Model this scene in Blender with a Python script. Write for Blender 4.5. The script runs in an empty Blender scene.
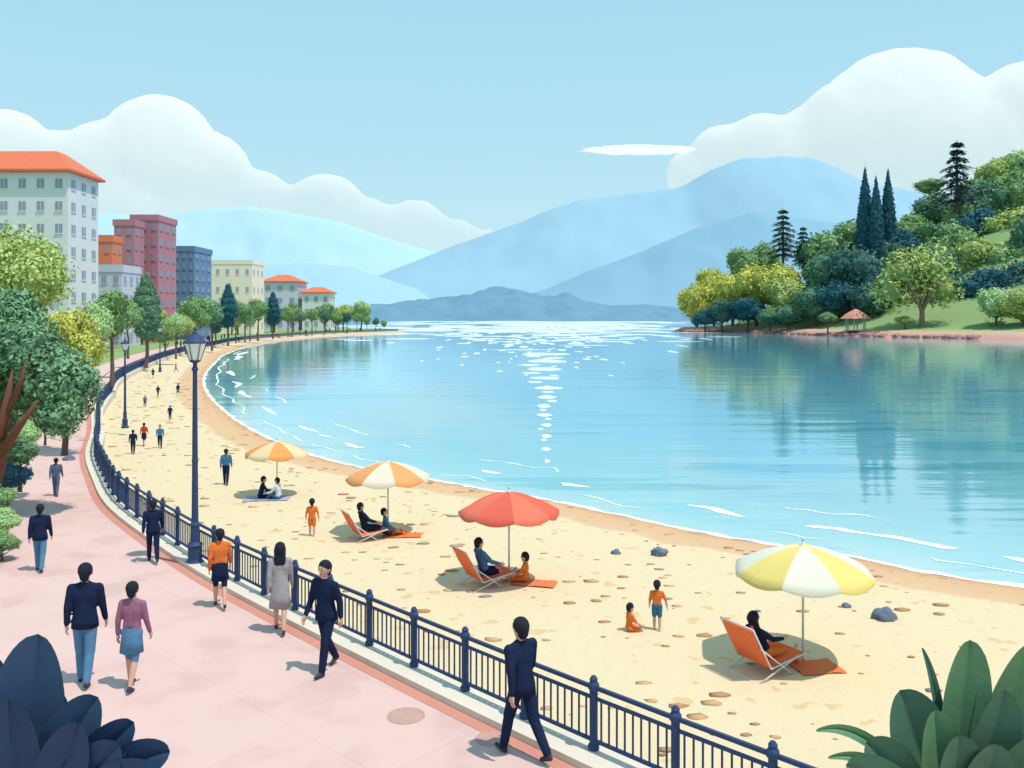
import bpy, math, random
import numpy as np
from mathutils import Vector, Matrix, noise
R=math.radians
random.seed(7); rng=np.random.default_rng(7)
scene=bpy.context.scene
CAMH=5.8; F=900.0; HZ=318.0
WZ=-0.7; BZ=-0.38
# site positions: image pixels projected from the viewpoint -> metres on a given level
def G(u,v,z=0.0):
    d=(CAMH-z)*F/(v-HZ); return ((u-512)/F*d,d,z)
def A(u,v,y): return ((u-512)/F*y,y,CAMH-(v-HZ)/F*y)

# ---------------------------------------------------------------- materials
MC={}
def mat(name,col,rough=.75,var=.12,scale=3.0,bump=0.0,bscale=None,spec=.3,coord='Object',metal=0):
    if name in MC: return MC[name]
    m=bpy.data.materials.new(name); m.use_nodes=True; nt=m.node_tree; N=nt.nodes; L=nt.links
    b=N['Principled BSDF']; b.inputs['Roughness'].default_value=rough
    b.inputs['Specular IOR Level'].default_value=spec; b.inputs['Metallic'].default_value=metal
    tc=N.new('ShaderNodeTexCoord'); nz=N.new('ShaderNodeTexNoise'); nz.inputs['Scale'].default_value=scale
    nz.inputs['Detail'].default_value=5; L.new(tc.outputs[coord],nz.inputs['Vector'])
    mx=N.new('ShaderNodeMix'); mx.data_type='RGBA'
    mx.inputs[6].default_value=(*[c*(1-var) for c in col],1); mx.inputs[7].default_value=(*[min(1,c*(1+var)) for c in col],1)
    L.new(nz.outputs['Fac'],mx.inputs[0]); L.new(mx.outputs[2],b.inputs['Base Color'])
    if bump:
        n2=N.new('ShaderNodeTexNoise'); n2.inputs['Scale'].default_value=bscale or scale*6; n2.inputs['Detail'].default_value=6
        L.new(tc.outputs[coord],n2.inputs['Vector'])
        bp=N.new('ShaderNodeBump'); bp.inputs['Strength'].default_value=bump; bp.inputs['Distance'].default_value=.05
        L.new(n2.outputs['Fac'],bp.inputs['Height']); L.new(bp.outputs[0],b.inputs['Normal'])
    MC[name]=m; return m
def lin(r,g,b,k=1.0):
    f=lambda c:(c/255/12.92 if c/255<=.04045 else ((c/255+.055)/1.055)**2.4)*k
    return (f(r),f(g),f(b))
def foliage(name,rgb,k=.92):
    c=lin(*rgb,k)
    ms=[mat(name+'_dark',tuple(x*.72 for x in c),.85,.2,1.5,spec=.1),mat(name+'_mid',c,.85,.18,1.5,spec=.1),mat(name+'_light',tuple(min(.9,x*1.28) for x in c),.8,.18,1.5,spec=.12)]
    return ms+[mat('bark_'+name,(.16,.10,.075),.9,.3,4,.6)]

# ---------------------------------------------------------------- mesh builder
class MB:
    def __init__(s): s.v=[];s.f=[];s.m=[]
    def add(s,vs,fs,mi=0):
        o=len(s.v); s.v.extend([tuple(map(float,p)) for p in vs]); s.f.extend([tuple(i+o for i in f) for f in fs])
        if isinstance(mi,(list,np.ndarray)): s.m.extend([int(i) for i in mi])
        else: s.m.extend([mi]*len(fs))
    def box(s,c,size,mi=0,M=None):
        hx,hy,hz=[a/2 for a in size]
        vs=[Vector((x*hx,y*hy,z*hz)) for z in(-1,1) for y in(-1,1) for x in(-1,1)]
        if M is not None: vs=[M@p for p in vs]
        vs=[p+Vector(c) for p in vs]
        s.add(vs,[(0,2,3,1),(4,5,7,6),(0,1,5,4),(2,6,7,3),(0,4,6,2),(1,3,7,5)],mi)
    def tube(s,pts,rad,seg=8,mi=0,rnd=False):
        pts=[Vector(p) for p in pts]; rad=list(rad)
        T=[]
        for i in range(len(pts)):
            t=(pts[min(i+1,len(pts)-1)]-pts[max(i-1,0)]); T.append(t.normalized() if t.length>1e-9 else Vector((0,0,1)))
        if rnd:
            a=[];ra=[];ta=[]
            for k in (0.05,.35,.7): 
                a.append(pts[0]-T[0]*rad[0]*math.cos(k*math.pi/2)); ra.append(rad[0]*math.sin(k*math.pi/2)); ta.append(T[0])
            b=[];rb=[];tb=[]
            for k in (.7,.35,.05):
                b.append(pts[-1]+T[-1]*rad[-1]*math.cos(k*math.pi/2)); rb.append(rad[-1]*math.sin(k*math.pi/2)); tb.append(T[-1])
            pts=a+pts+b; rad=ra+rad+rb; T=ta+T+tb
        up=Vector((0,0,1)) if abs(T[0].z)<.9 else Vector((0,1,0))
        x=T[0].cross(up).normalized(); vs=[]
        for p,r,t in zip(pts,rad,T):
            x=(x-t*x.dot(t)).normalized(); y=t.cross(x)
            for k in range(seg):
                a=2*math.pi*k/seg; vs.append(p+(x*math.cos(a)+y*math.sin(a))*r)
        n=len(pts); fs=[]
        for i in range(n-1):
            for k in range(seg):
                k2=(k+1)%seg; fs.append((i*seg+k,i*seg+k2,(i+1)*seg+k2,(i+1)*seg+k))
        fs.append(tuple(range(seg-1,-1,-1))); fs.append(tuple((n-1)*seg+k for k in range(seg)))
        s.add(vs,fs,mi)
    def lathe(s,prof,seg=16,mi=0,o=(0,0,0),sy=1.0,cap=True):
        vs=[(o[0]+r*math.cos(2*math.pi*k/seg),o[1]+sy*r*math.sin(2*math.pi*k/seg),o[2]+z) for r,z in prof for k in range(seg)]
        fs=[(i*seg+k,i*seg+(k+1)%seg,(i+1)*seg+(k+1)%seg,(i+1)*seg+k) for i in range(len(prof)-1) for k in range(seg)]
        if cap: fs.append(tuple(range(seg-1,-1,-1))); fs.append(tuple((len(prof)-1)*seg+k for k in range(seg)))
        s.add(vs,fs,mi)
    def ico(s,c,r,sub=2,mi=0,disp=0.0,seed=0,nf=1.5):
        V,Fc=ICO[sub]; r=(r,r,r) if not isinstance(r,(tuple,list)) else r
        vs=[]
        for p in V:
            k=1+disp*noise.noise(Vector(p)*nf+Vector((seed*3.1,seed*1.7,0)))
            vs.append((c[0]+p[0]*r[0]*k,c[1]+p[1]*r[1]*k,c[2]+p[2]*r[2]*k))
        s.add(vs,Fc,mi)
    def mesh(s,name,mats,smooth=True):
        me=bpy.data.meshes.new(name); me.from_pydata(s.v,[],s.f)
        for m in mats: me.materials.append(m)
        me.polygons.foreach_set('material_index',s.m)
        if smooth: me.polygons.foreach_set('use_smooth',[True]*len(s.f))
        me.update(); return me
    def obj(s,name,mats,smooth=True,parent=None,loc=None):
        o=bpy.data.objects.new(name,s.mesh(name,mats,smooth)); scene.collection.objects.link(o)
        if parent: o.parent=parent
        if loc: o.location=loc
        return o
def ico_data(sub):
    import bmesh
    bm=bmesh.new(); bmesh.ops.create_icosphere(bm,subdivisions=sub,radius=1)
    bm.verts.ensure_lookup_table(); V=[tuple(v.co) for v in bm.verts]; Fc=[tuple(v.index for v in f.verts) for f in bm.faces]; bm.free(); return V,Fc
ICO={k:ico_data(k) for k in (1,2,3,4)}
def empty(name,loc=(0,0,0),rz=0):
    e=bpy.data.objects.new(name,None); e.location=loc; e.rotation_euler=(0,0,rz); scene.collection.objects.link(e); e.empty_display_size=.3; return e

# ---------------------------------------------------------------- camera, light, sky
cam=bpy.data.cameras.new('camera'); co=bpy.data.objects.new('camera',cam); scene.collection.objects.link(co)
co.location=(0,0,CAMH); co.rotation_euler=(R(90),0,0); cam.sensor_width=36; cam.lens=F/1024*36
cam.shift_y=-(384-HZ)/1024; cam.clip_end=60000; cam.clip_start=.1; scene.camera=co
AZ=R(122); EL=R(68)
D=Vector((math.cos(EL)*math.sin(AZ),math.cos(EL)*math.cos(AZ),math.sin(EL)))
sl=bpy.data.lights.new('sun','SUN'); sl.energy=3.6; sl.angle=R(.8); sl.color=(1,.95,.88)
so=bpy.data.objects.new('sun',sl); scene.collection.objects.link(so); so.rotation_euler=D.to_track_quat('Z','Y').to_euler()
w=bpy.data.worlds.new('World'); scene.world=w; w.use_nodes=True; nt=w.node_tree; N=nt.nodes; L=nt.links
sky=N.new('ShaderNodeTexSky'); sky.sky_type='NISHITA'; sky.sun_disc=False; sky.sun_elevation=EL; sky.sun_rotation=AZ
sky.air_density=1.0; sky.dust_density=1.5; sky.ozone_density=1.0
# marine haze: paler towards the horizon
tc=N.new('ShaderNodeTexCoord'); sp=N.new('ShaderNodeSeparateXYZ'); L.new(tc.outputs['Generated'],sp.inputs[0])
cr=N.new('ShaderNodeValToRGB'); E=cr.color_ramp.elements; E[0].position=0; E[0].color=(.74,.95,1,1); E[1].position=.42; E[1].color=(.38,.76,.96,1)
e=E.new(.14); e.color=(.54,.87,1,1); L.new(sp.outputs[2],cr.inputs[0])
sc_=N.new('ShaderNodeMix'); sc_.data_type='RGBA'; sc_.blend_type='MULTIPLY'; sc_.inputs[0].default_value=1; L.new(cr.outputs[0],sc_.inputs[6]); sc_.inputs[7].default_value=(10,10,10,1)
hz=N.new('ShaderNodeMix'); hz.data_type='RGBA'; hz.inputs[0].default_value=.84
L.new(sky.outputs[0],hz.inputs[6]); L.new(sc_.outputs[2],hz.inputs[7])
bg=N['Background']; bg.inputs['Strength'].default_value=.1; L.new(hz.outputs[2],bg.inputs['Color'])
scene.view_settings.view_transform='Standard'; scene.view_settings.look='None'; scene.view_settings.exposure=0

# ---------------------------------------------------------------- site curves
def catmull(P,n=12):
    P=[np.array(p,float) for p in P]; out=[]
    for i in range(len(P)-1):
        p0=P[max(i-1,0)];p1=P[i];p2=P[i+1];p3=P[min(i+2,len(P)-1)]
        for k in range(n):
            t=k/n; out.append(.5*((2*p1)+(-p0+p2)*t+(2*p0-5*p1+4*p2-p3)*t*t+(-p0+3*p1-3*p2+p3)*t**3))
    out.append(P[-1]); return np.array(out)
Fp=[(15,-2),(9,4),(5,8),(1.08,11.9),(-2.5,15.7),(-6.1,19.7),(-8.7,23),(-12,27.6),(-14.6,32.2),(-17.6,38),(-21,45.8),(-26,56.7),(-31,69.6),(-36.7,84),(-43,104),(-52,137),(-61,180),(-71,245),(-69,326),(-50,401)]
Sp=[(40,8),(25,15),(12.3,21.7),(9.2,24.4),(5.7,27.2),(1.7,31.6),(-1,34),(-3.3,36.1),(-6.1,38.5),(-9.6,42.7),(-12.9,48),(-17.7,57.4),(-23.8,71.3),(-30,87.3),(-36.5,107),(-44.5,135),(-53,168),(-64,235),(-62,315),(-46,392)]
Lp=[(-10,-10),(-10,-4),(-10,2),(-10,8),(-10,14),(-11.3,19),(-13,23),(-15.6,28),(-18,32.5),(-21,39),(-24.6,47),(-30,58),(-35.5,71),(-42,86),(-49,106),(-59,139),(-69,182),(-80,248),(-77,334),(-52,412)]
FC=catmull(Fp); SC=catmull(Sp); LC=catmull(Lp)
Sd=catmull(Sp,40)
def sdist(P):
    P=np.asarray(P,float)[:,:2]; out=np.full(len(P),1e9)
    for i in range(0,len(Sd),100):
        d=np.sqrt(((P[:,None,:]-Sd[None,i:i+100,:])**2).sum(2)).min(1); out=np.minimum(out,d)
    return out
def ribbon(A_,B_,cols,zf,name,m,smooth=True):
    mb=MB(); n=len(A_); vs=[]
    for i in range(n):
        for t in cols:
            p=A_[i]*(1-t)+B_[i]*t; vs.append((p[0],p[1],zf(p,t) if callable(zf) else zf))
    c=len(cols); fs=[(i*c+j,i*c+j+1,(i+1)*c+j+1,(i+1)*c+j) for i in range(n-1) for j in range(c-1)]
    mb.add(vs,fs); o=mb.obj(name,[m],smooth); return o
def normals(C):
    t=np.gradient(C,axis=0); t/=np.linalg.norm(t,axis=1)[:,None]; return np.stack([t[:,1],-t[:,0]],1)
FN=normals(FC); SN=normals(SC)

def pave_mat():
    m=mat('pink_paving',lin(250,208,198,.7),.88,.05,.35,.12,20); nt=m.node_tree;N=nt.nodes;L=nt.links
    b=N['Principled BSDF']; src=b.inputs['Base Color'].links[0].from_socket
    tc=N.new('ShaderNodeTexCoord'); mp=N.new('ShaderNodeMapping'); mp.inputs['Rotation'].default_value=(0,0,R(43))
    br=N.new('ShaderNodeTexBrick'); br.inputs['Scale'].default_value=1; br.inputs['Mortar Size'].default_value=.008
    br.inputs['Brick Width'].default_value=3.6; br.inputs['Row Height'].default_value=1.8
    br.inputs['Color1'].default_value=(1,1,1,1); br.inputs['Color2'].default_value=(.97,.96,.96,1); br.inputs['Mortar'].default_value=(.92,.87,.87,1)
    L.new(tc.outputs['Object'],mp.inputs[0]); L.new(mp.outputs[0],br.inputs['Vector'])
    n2=N.new('ShaderNodeTexNoise'); n2.inputs['Scale'].default_value=.9; n2.inputs['Detail'].default_value=8; L.new(tc.outputs['Object'],n2.inputs[0])
    cr=N.new('ShaderNodeValToRGB'); cr.color_ramp.elements[0].position=.36; cr.color_ramp.elements[0].color=(.91,.88,.88,1); cr.color_ramp.elements[1].position=.5; cr.color_ramp.elements[1].color=(1,1,1,1)
    L.new(n2.outputs[0],cr.inputs[0])
    m1=N.new('ShaderNodeMix'); m1.data_type='RGBA'; m1.blend_type='MULTIPLY'; m1.inputs[0].default_value=1
    m2=N.new('ShaderNodeMix'); m2.data_type='RGBA'; m2.blend_type='MULTIPLY'; m2.inputs[0].default_value=1
    L.new(src,m1.inputs[6]); L.new(br.outputs[0],m1.inputs[7]); L.new(m1.outputs[2],m2.inputs[6]); L.new(cr.outputs[0],m2.inputs[7]); L.new(m2.outputs[2],b.inputs['Base Color'])
    return m
ribbon(FC,LC,[0,.1,.3,.5,.7,.9,1],0.0,'promenade',pave_mat())
kerbm=mat('pale_kerb_stone',lin(248,232,212,.74),.8,.08,2,.2)
mb=MB(); prof=[(-.38,0.001),(-.38,.1),(.26,.1),(.26,-1.2)]
vs=[(FC[i][0]+FN[i][0]*o,FC[i][1]+FN[i][1]*o,z) for i in range(len(FC)) for o,z in prof]
mb.add(vs,[(i*4+j,i*4+j+1,(i+1)*4+j+1,(i+1)*4+j) for i in range(len(FC)-1) for j in range(3)]); mb.obj('kerb',[kerbm],False)
ribbon(FC-FN*.382,FC-FN*.6,[0,1],.004,'coral_paving_border',mat('coral_border',lin(234,158,138,.7),.8,.1,3))
LL=np.vstack([LC,[[-58,440],[-90,520],[-300,900],[-900,1500]]]); LB=LL.copy(); LB[:,0]=-4000
grass=mat('lawn_grass',lin(164,192,120,.64),.9,.25,.6,.4)
ribbon(LL+np.array([.15,0]),LB,[0,.002,.006,.02,.1,.4,1],-.02,'lawn',grass)
mb=MB(); mb.add([(-30000,-3000,-6),(30000,-3000,-6),(30000,40000,-6),(-30000,40000,-6)],[(0,1,2,3)]); mb.obj('ground',[mat('lake_bed',(.2,.18,.12),.9)],False)
# beach
def bz(p,t,sd):
    if t<=.8: return WZ+.34*(1-math.exp(-sd/2.2))+.025*noise.noise(Vector((p[0]*.5,p[1]*.5,0)))*min(1,sd/2)
    return WZ-.09*sd
S2=SC+ (SC-FC)*.25
cols=list(np.linspace(0,.8,22))+[.83,.87,.93,1]
mb=MB(); pts=[];tt=[]
n=len(FC)
for i in range(n):
    for t in cols: p=FC[i]*(1-t)+S2[i]*t; pts.append(p); tt.append(t)
sd=sdist(pts); c=len(cols)
vs=[(p[0],p[1],bz(p,t,s)) for p,t,s in zip(pts,tt,sd)]
mb.add(vs,[(i*c+j,i*c+j+1,(i+1)*c+j+1,(i+1)*c+j) for i in range(n-1) for j in range(c-1)])
sand=bpy.data.materials.new('sand'); sand.use_nodes=True; nt=sand.node_tree;N=nt.nodes;L=nt.links; b=N['Principled BSDF']; b.inputs['Roughness'].default_value=.9; b.inputs['Specular IOR Level'].default_value=.12
tc=N.new('ShaderNodeTexCoord'); at=N.new('ShaderNodeAttribute'); at.attribute_name='shore'
n1=N.new('ShaderNodeTexNoise'); n1.inputs['Scale'].default_value=.5; n1.inputs['Detail'].default_value=6; L.new(tc.outputs['Object'],n1.inputs[0])
mA=N.new('ShaderNodeMath'); mA.operation='MULTIPLY_ADD'; mA.inputs[1].default_value=1.2; L.new(n1.outputs[0],mA.inputs[0])
mB=N.new('ShaderNodeMath'); mB.operation='ADD'; mB.inputs[1].default_value=-.6; L.new(at.outputs['Fac'],mB.inputs[0]); L.new(mB.outputs[0],mA.inputs[2])
cr=N.new('ShaderNodeValToRGB'); E=cr.color_ramp.elements; mD=N.new('ShaderNodeMath'); mD.operation='DIVIDE'; mD.inputs[1].default_value=10
L.new(mA.outputs[0],mD.inputs[0]); L.new(mD.outputs[0],cr.inputs[0])
E[0].position=0; E[0].color=(*lin(234,180,138,.66),1); E[1].position=.07; E[1].color=(*lin(246,196,152,.68),1)
for ps,cl in ((.22,lin(247,204,162,.68)),(.25,lin(252,226,184,.7)),(1,lin(252,227,186,.7))): e=E.new(ps); e.color=(*cl,1)
n3=N.new('ShaderNodeTexNoise'); n3.inputs['Scale'].default_value=2.0; n3.inputs['Detail'].default_value=3; L.new(tc.outputs['Object'],n3.inputs[0])
c3=N.new('ShaderNodeValToRGB'); c3.color_ramp.elements[0].position=.315; c3.color_ramp.elements[0].color=(.93,.81,.66,1); c3.color_ramp.elements[1].position=.35; c3.color_ramp.elements[1].color=(1,1,1,1); L.new(n3.outputs[0],c3.inputs[0])
mm=N.new('ShaderNodeMix'); mm.data_type='RGBA'; mm.blend_type='MULTIPLY'; mm.inputs[0].default_value=1; L.new(cr.outputs[0],mm.inputs[6]); L.new(c3.outputs[0],mm.inputs[7]); L.new(mm.outputs[2],b.inputs['Base Color'])
n4=N.new('ShaderNodeTexNoise'); n4.inputs['Scale'].default_value=3.5; n4.inputs['Detail'].default_value=9; L.new(tc.outputs['Object'],n4.inputs[0])
bp=N.new('ShaderNodeBump'); bp.inputs['Strength'].default_value=.36; bp.inputs['Distance'].default_value=.1; L.new(n4.outputs[0],bp.inputs['Height']); L.new(bp.outputs[0],b.inputs['Normal'])
bo=mb.obj('beach',[sand]); a=bo.data.attributes.new('shore','FLOAT','POINT'); a.data.foreach_set('value',sd)

# ---------------------------------------------------------------- water
xs=np.concatenate([[-6000,-3000,-1200,-500,-250],np.arange(-120,60,1.5),np.arange(60,400,6),[450,600,900,1500,3000,6000,12000]])
ys=np.concatenate([[-200,-50],np.arange(0,140,1.5),np.arange(140,500,6),[550,650,800,1100,1500,2000,3000,4500,7000]])
XX,YY=np.meshgrid(xs,ys); P=np.stack([XX.ravel(),YY.ravel()],1); sdw=sdist(P)
mb=MB(); nx=len(xs); mb.add([(x,y,WZ) for x,y in P],[(j*nx+i,j*nx+i+1,(j+1)*nx+i+1,(j+1)*nx+i) for j in range(len(ys)-1) for i in range(nx-1)])
wm=bpy.data.materials.new('lake_water'); wm.use_nodes=True; nt=wm.node_tree;N=nt.nodes;L=nt.links; b=N['Principled BSDF']
b.inputs['Roughness'].default_value=.05; b.inputs['IOR'].default_value=1.33; b.inputs['Specular IOR Level'].default_value=.42
tc=N.new('ShaderNodeTexCoord'); at=N.new('ShaderNodeAttribute'); at.attribute_name='shore'
mp=N.new('ShaderNodeMapping'); mp.inputs['Scale'].default_value=(.05,.32,1); L.new(tc.outputs['Object'],mp.inputs[0])
n1=N.new('ShaderNodeTexNoise'); n1.inputs['Scale'].default_value=1; n1.inputs['Detail'].default_value=3; L.new(mp.outputs[0],n1.inputs[0])
mp2=N.new('ShaderNodeMapping'); mp2.inputs['Scale'].default_value=(.35,1.3,1); L.new(tc.outputs['Object'],mp2.inputs[0])
n2=N.new('ShaderNodeTexNoise'); n2.inputs['Scale'].default_value=1.0; n2.inputs['Detail'].default_value=4; L.new(mp2.outputs[0],n2.inputs[0])
ad=N.new('ShaderNodeMath'); ad.operation='MULTIPLY_ADD'; ad.inputs[1].default_value=.2; L.new(n2.outputs[0],ad.inputs[0]); L.new(n1.outputs[0],ad.inputs[2])
bp=N.new('ShaderNodeBump'); bp.inputs['Strength'].default_value=.09; bp.inputs['Distance'].default_value=.5; L.new(ad.outputs[0],bp.inputs['Height']); L.new(bp.outputs[0],b.inputs['Normal'])
cr=N.new('ShaderNodeValToRGB'); E=cr.color_ramp.elements; mD=N.new('ShaderNodeMath'); mD.operation='DIVIDE'; mD.inputs[1].default_value=60; L.new(at.outputs['Fac'],mD.inputs[0]); L.new(mD.outputs[0],cr.inputs[0])
E[0].position=0; E[0].color=(*lin(200,230,226,.68),1); E[1].position=.035; E[1].color=(*lin(160,218,226,.68),1)
for ps,cl in ((.12,lin(138,204,220,.68)),(.5,lin(124,194,214,.68)),(1,lin(120,190,212,.68))): e=E.new(ps); e.color=(*cl,1)
c2=N.new('ShaderNodeValToRGB'); c2.color_ramp.elements[0].position=.395; c2.color_ramp.elements[0].color=(.55,.8,.85,1); c2.color_ramp.elements[1].position=.415; c2.color_ramp.elements[1].color=(1,1,1,1); L.new(n1.outputs[0],c2.inputs[0])
mm=N.new('ShaderNodeMix'); mm.data_type='RGBA'; mm.blend_type='MULTIPLY'; mm.inputs[0].default_value=.8; L.new(cr.outputs[0],mm.inputs[6]); L.new(c2.outputs[0],mm.inputs[7]); L.new(mm.outputs[2],b.inputs['Base Color'])
wo=mb.obj('lake_water',[wm],False); a=wo.data.attributes.new('shore','FLOAT','POINT'); a.data.foreach_set('value',sdw)

foam=mat('water_foam',(.78,.82,.82),.6,.05,2)
Sf=catmull(Sp,30); SfN=normals(Sf)
def foamline(mb,off,wid,on,seed,z):
    prev=None
    for i in range(len(Sf)):
        s=i*.12
        o=off+.5*noise.noise(Vector((s*.8,seed,0)))*min(off,1.2)+.1*noise.noise(Vector((s*2,seed,5)))
        a=noise.noise(Vector((s*.55,seed*7.3,9)))
        ww=wid*(.65+.6*noise.noise(Vector((s*1.6,seed,3))))*max(0,min(1,(a-on)*5)); 
        sc=1+max(0,(Sf[i][1]-60)/60)
        if ww>.015:
            p=Sf[i]+SfN[i]*(o-ww*sc/2); q=Sf[i]+SfN[i]*(o+ww*sc/2)
            cur=((p[0],p[1],z),(q[0],q[1],z))
            if prev: mb.add([prev[0],prev[1],cur[1],cur[0]],[(0,1,2,3)])
            prev=cur
        else: prev=None
mb=MB()
foamline(mb,.1,.38,-1,1,WZ+.012); foamline(mb,1.5,.16,-.15,2,WZ+.008); foamline(mb,3.0,.6,-.02,3,WZ+.008); foamline(mb,5.2,.2,.08,5,WZ+.008)
mb.obj('shore_foam',[foam],False)
# sun glitter and horizon sheen painted as white lens patches on the lake
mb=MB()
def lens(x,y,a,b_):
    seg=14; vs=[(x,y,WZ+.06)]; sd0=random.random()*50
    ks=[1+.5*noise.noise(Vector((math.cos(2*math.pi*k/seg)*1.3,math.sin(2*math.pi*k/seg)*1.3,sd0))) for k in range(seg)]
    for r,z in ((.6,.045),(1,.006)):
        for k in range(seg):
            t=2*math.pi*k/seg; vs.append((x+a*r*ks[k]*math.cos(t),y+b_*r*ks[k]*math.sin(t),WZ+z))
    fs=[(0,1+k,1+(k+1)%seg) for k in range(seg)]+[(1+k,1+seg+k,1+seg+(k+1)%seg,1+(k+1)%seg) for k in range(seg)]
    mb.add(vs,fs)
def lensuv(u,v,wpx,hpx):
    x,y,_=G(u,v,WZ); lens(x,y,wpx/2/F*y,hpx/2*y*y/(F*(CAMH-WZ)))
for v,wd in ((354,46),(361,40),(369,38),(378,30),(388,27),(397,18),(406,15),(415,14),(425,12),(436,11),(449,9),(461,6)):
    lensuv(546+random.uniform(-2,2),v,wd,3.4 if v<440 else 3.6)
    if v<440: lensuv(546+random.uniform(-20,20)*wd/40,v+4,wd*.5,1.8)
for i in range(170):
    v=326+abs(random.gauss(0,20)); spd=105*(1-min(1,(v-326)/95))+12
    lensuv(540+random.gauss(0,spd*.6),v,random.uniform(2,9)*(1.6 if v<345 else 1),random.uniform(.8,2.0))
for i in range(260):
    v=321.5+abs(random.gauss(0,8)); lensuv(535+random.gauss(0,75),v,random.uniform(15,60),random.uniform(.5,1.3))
mb.obj('painted_sun_glitter',[mat('painted_glitter_white',(.85,.86,.84),.25,.02,2,spec=.8)],True)

# ---------------------------------------------------------------- hills and mountains
def ridge(name,y0,depth,prof,m,namp=.06,nx=160,ny=30,seed=0,nf=5):
    px=[p[0] for p in prof]; ph=[p[1] for p in prof]; xs_=np.linspace(px[0],px[-1],nx); mb=MB(); vs=[]
    span=px[-1]-px[0]
    for j in range(ny):
        s=j/(ny-1)*2-1
        for x in xs_:
            h=float(np.interp(x,px,ph)); base=1-abs(s)**1.25
            nn=noise.fractal(Vector((x/span*nf*2,s*2.2,seed)),1,2,5)
            vs.append((x,y0+depth*(s+.0),max(-3,h*base*(1+namp*3*nn*min(1,abs(s)*2.5))+h*namp*.5*nn*(1-abs(s)) - 4*abs(s))))
    mb.add(vs,[(j*nx+i,j*nx+i+1,(j+1)*nx+i+1,(j+1)*nx+i) for j in range(ny-1) for i in range(nx-1)])
    return mb.obj(name,[m])
def pr(y,lst): return [((u-512)/F*y,CAMH+(HZ-v)/F*y) for u,v in lst]
ridge('mountain',7000,1500,pr(7000,[(250,316),(310,298),(380,275),(460,243),(530,218),(580,199),(630,193),(680,184),(710,169),(745,156),(775,153),(810,157),(860,180),(920,192),(980,210),(1060,240),(1200,300)]),mat('hazy_mountain_slope',lin(158,192,210,.84),1,.05,.002,spec=0),.04,seed=3)  # aerial haze is painted into the base colour of every ridge
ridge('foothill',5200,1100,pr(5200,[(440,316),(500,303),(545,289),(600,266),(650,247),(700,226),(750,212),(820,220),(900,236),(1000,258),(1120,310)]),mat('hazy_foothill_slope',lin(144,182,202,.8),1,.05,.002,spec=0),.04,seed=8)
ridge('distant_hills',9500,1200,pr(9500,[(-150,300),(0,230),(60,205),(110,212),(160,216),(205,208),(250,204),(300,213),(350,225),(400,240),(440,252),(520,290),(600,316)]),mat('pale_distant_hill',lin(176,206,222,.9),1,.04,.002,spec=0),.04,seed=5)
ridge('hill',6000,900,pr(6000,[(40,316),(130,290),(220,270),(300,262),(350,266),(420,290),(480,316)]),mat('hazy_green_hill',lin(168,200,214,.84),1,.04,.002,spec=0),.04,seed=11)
def far_shore():
    mb=MB(); nx,ny=420,10; vs=[]
    P_=pr(2600,[(200,322),(330,306),(380,303),(420,297),(450,296),(480,288),(515,286),(545,296),(570,292),(610,305),(650,304),(700,308),(900,306),(1200,306)])
    px=[p[0] for p in P_];ph=[p[1] for p in P_]
    for j in range(ny):
        s=j/(ny-1)
        for i in range(nx):
            x=px[0]+(px[-1]-px[0])*i/(nx-1); h=np.interp(x,px,ph)
            k=min(1,(s*2.2)**.55) if s<.6 else 1-(s-.6)
            vs.append((x,2500+s*700,-2+h*k*(1+.16*noise.fractal(Vector((x*.012,s*6,2)),1,2,4))+ (3 if j else 0)))
    mb.add(vs,[(j*nx+i,j*nx+i+1,(j+1)*nx+i+1,(j+1)*nx+i) for j in range(ny-1) for i in range(nx-1)])
    mb.obj('distant_trees',[mat('far_woodland',lin(124,164,186,.74),1,.2,.02,spec=0)])  # bluish haze of distance painted into the woodland colour
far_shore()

# ---------------------------------------------------------------- clouds
def cloudmat(name,a0,a1,z0,z1,glow):
    cm=bpy.data.materials.new(name); cm.use_nodes=True; nt=cm.node_tree;N=nt.nodes;L=nt.links; N.remove(N['Principled BSDF']); out=N['Material Output']
    df=N.new('ShaderNodeBsdfDiffuse'); df.inputs[0].default_value=(.55,.55,.53,1); tr=N.new('ShaderNodeBsdfTranslucent'); tr.inputs[0].default_value=(.6,.62,.6,1)
    m1=N.new('ShaderNodeMixShader'); m1.inputs[0].default_value=.45; L.new(df.outputs[0],m1.inputs[1]); L.new(tr.outputs[0],m1.inputs[2])
    em=N.new('ShaderNodeEmission'); em.inputs[0].default_value=(.95,1,.96,1); em.inputs[1].default_value=glow   # added glow brightens the cloud, standing in for scattered light
    ad=N.new('ShaderNodeAddShader'); L.new(m1.outputs[0],ad.inputs[0]); L.new(em.outputs[0],ad.inputs[1])
    tc=N.new('ShaderNodeTexCoord'); sp=N.new('ShaderNodeSeparateXYZ'); L.new(tc.outputs['Generated'],sp.inputs[0])
    nz=N.new('ShaderNodeTexNoise'); nz.inputs['Scale'].default_value=4; L.new(tc.outputs['Generated'],nz.inputs[0])
    ma=N.new('ShaderNodeMath'); ma.operation='MULTIPLY_ADD'; ma.inputs[1].default_value=.2; L.new(nz.outputs[0],ma.inputs[0]); L.new(sp.outputs[2],ma.inputs[2])
    mr=N.new('ShaderNodeMapRange'); mr.inputs[1].default_value=z0; mr.inputs[2].default_value=z1; mr.inputs[3].default_value=a0; mr.inputs[4].default_value=a1; L.new(ma.outputs[0],mr.inputs[0])
    tp=N.new('ShaderNodeBsdfTransparent'); m2=N.new('ShaderNodeMixShader'); L.new(mr.outputs[0],m2.inputs[0]); L.new(tp.outputs[0],m2.inputs[1]); L.new(ad.outputs[0],m2.inputs[2]); L.new(m2.outputs[0],out.inputs['Surface'])
    return cm
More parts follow.
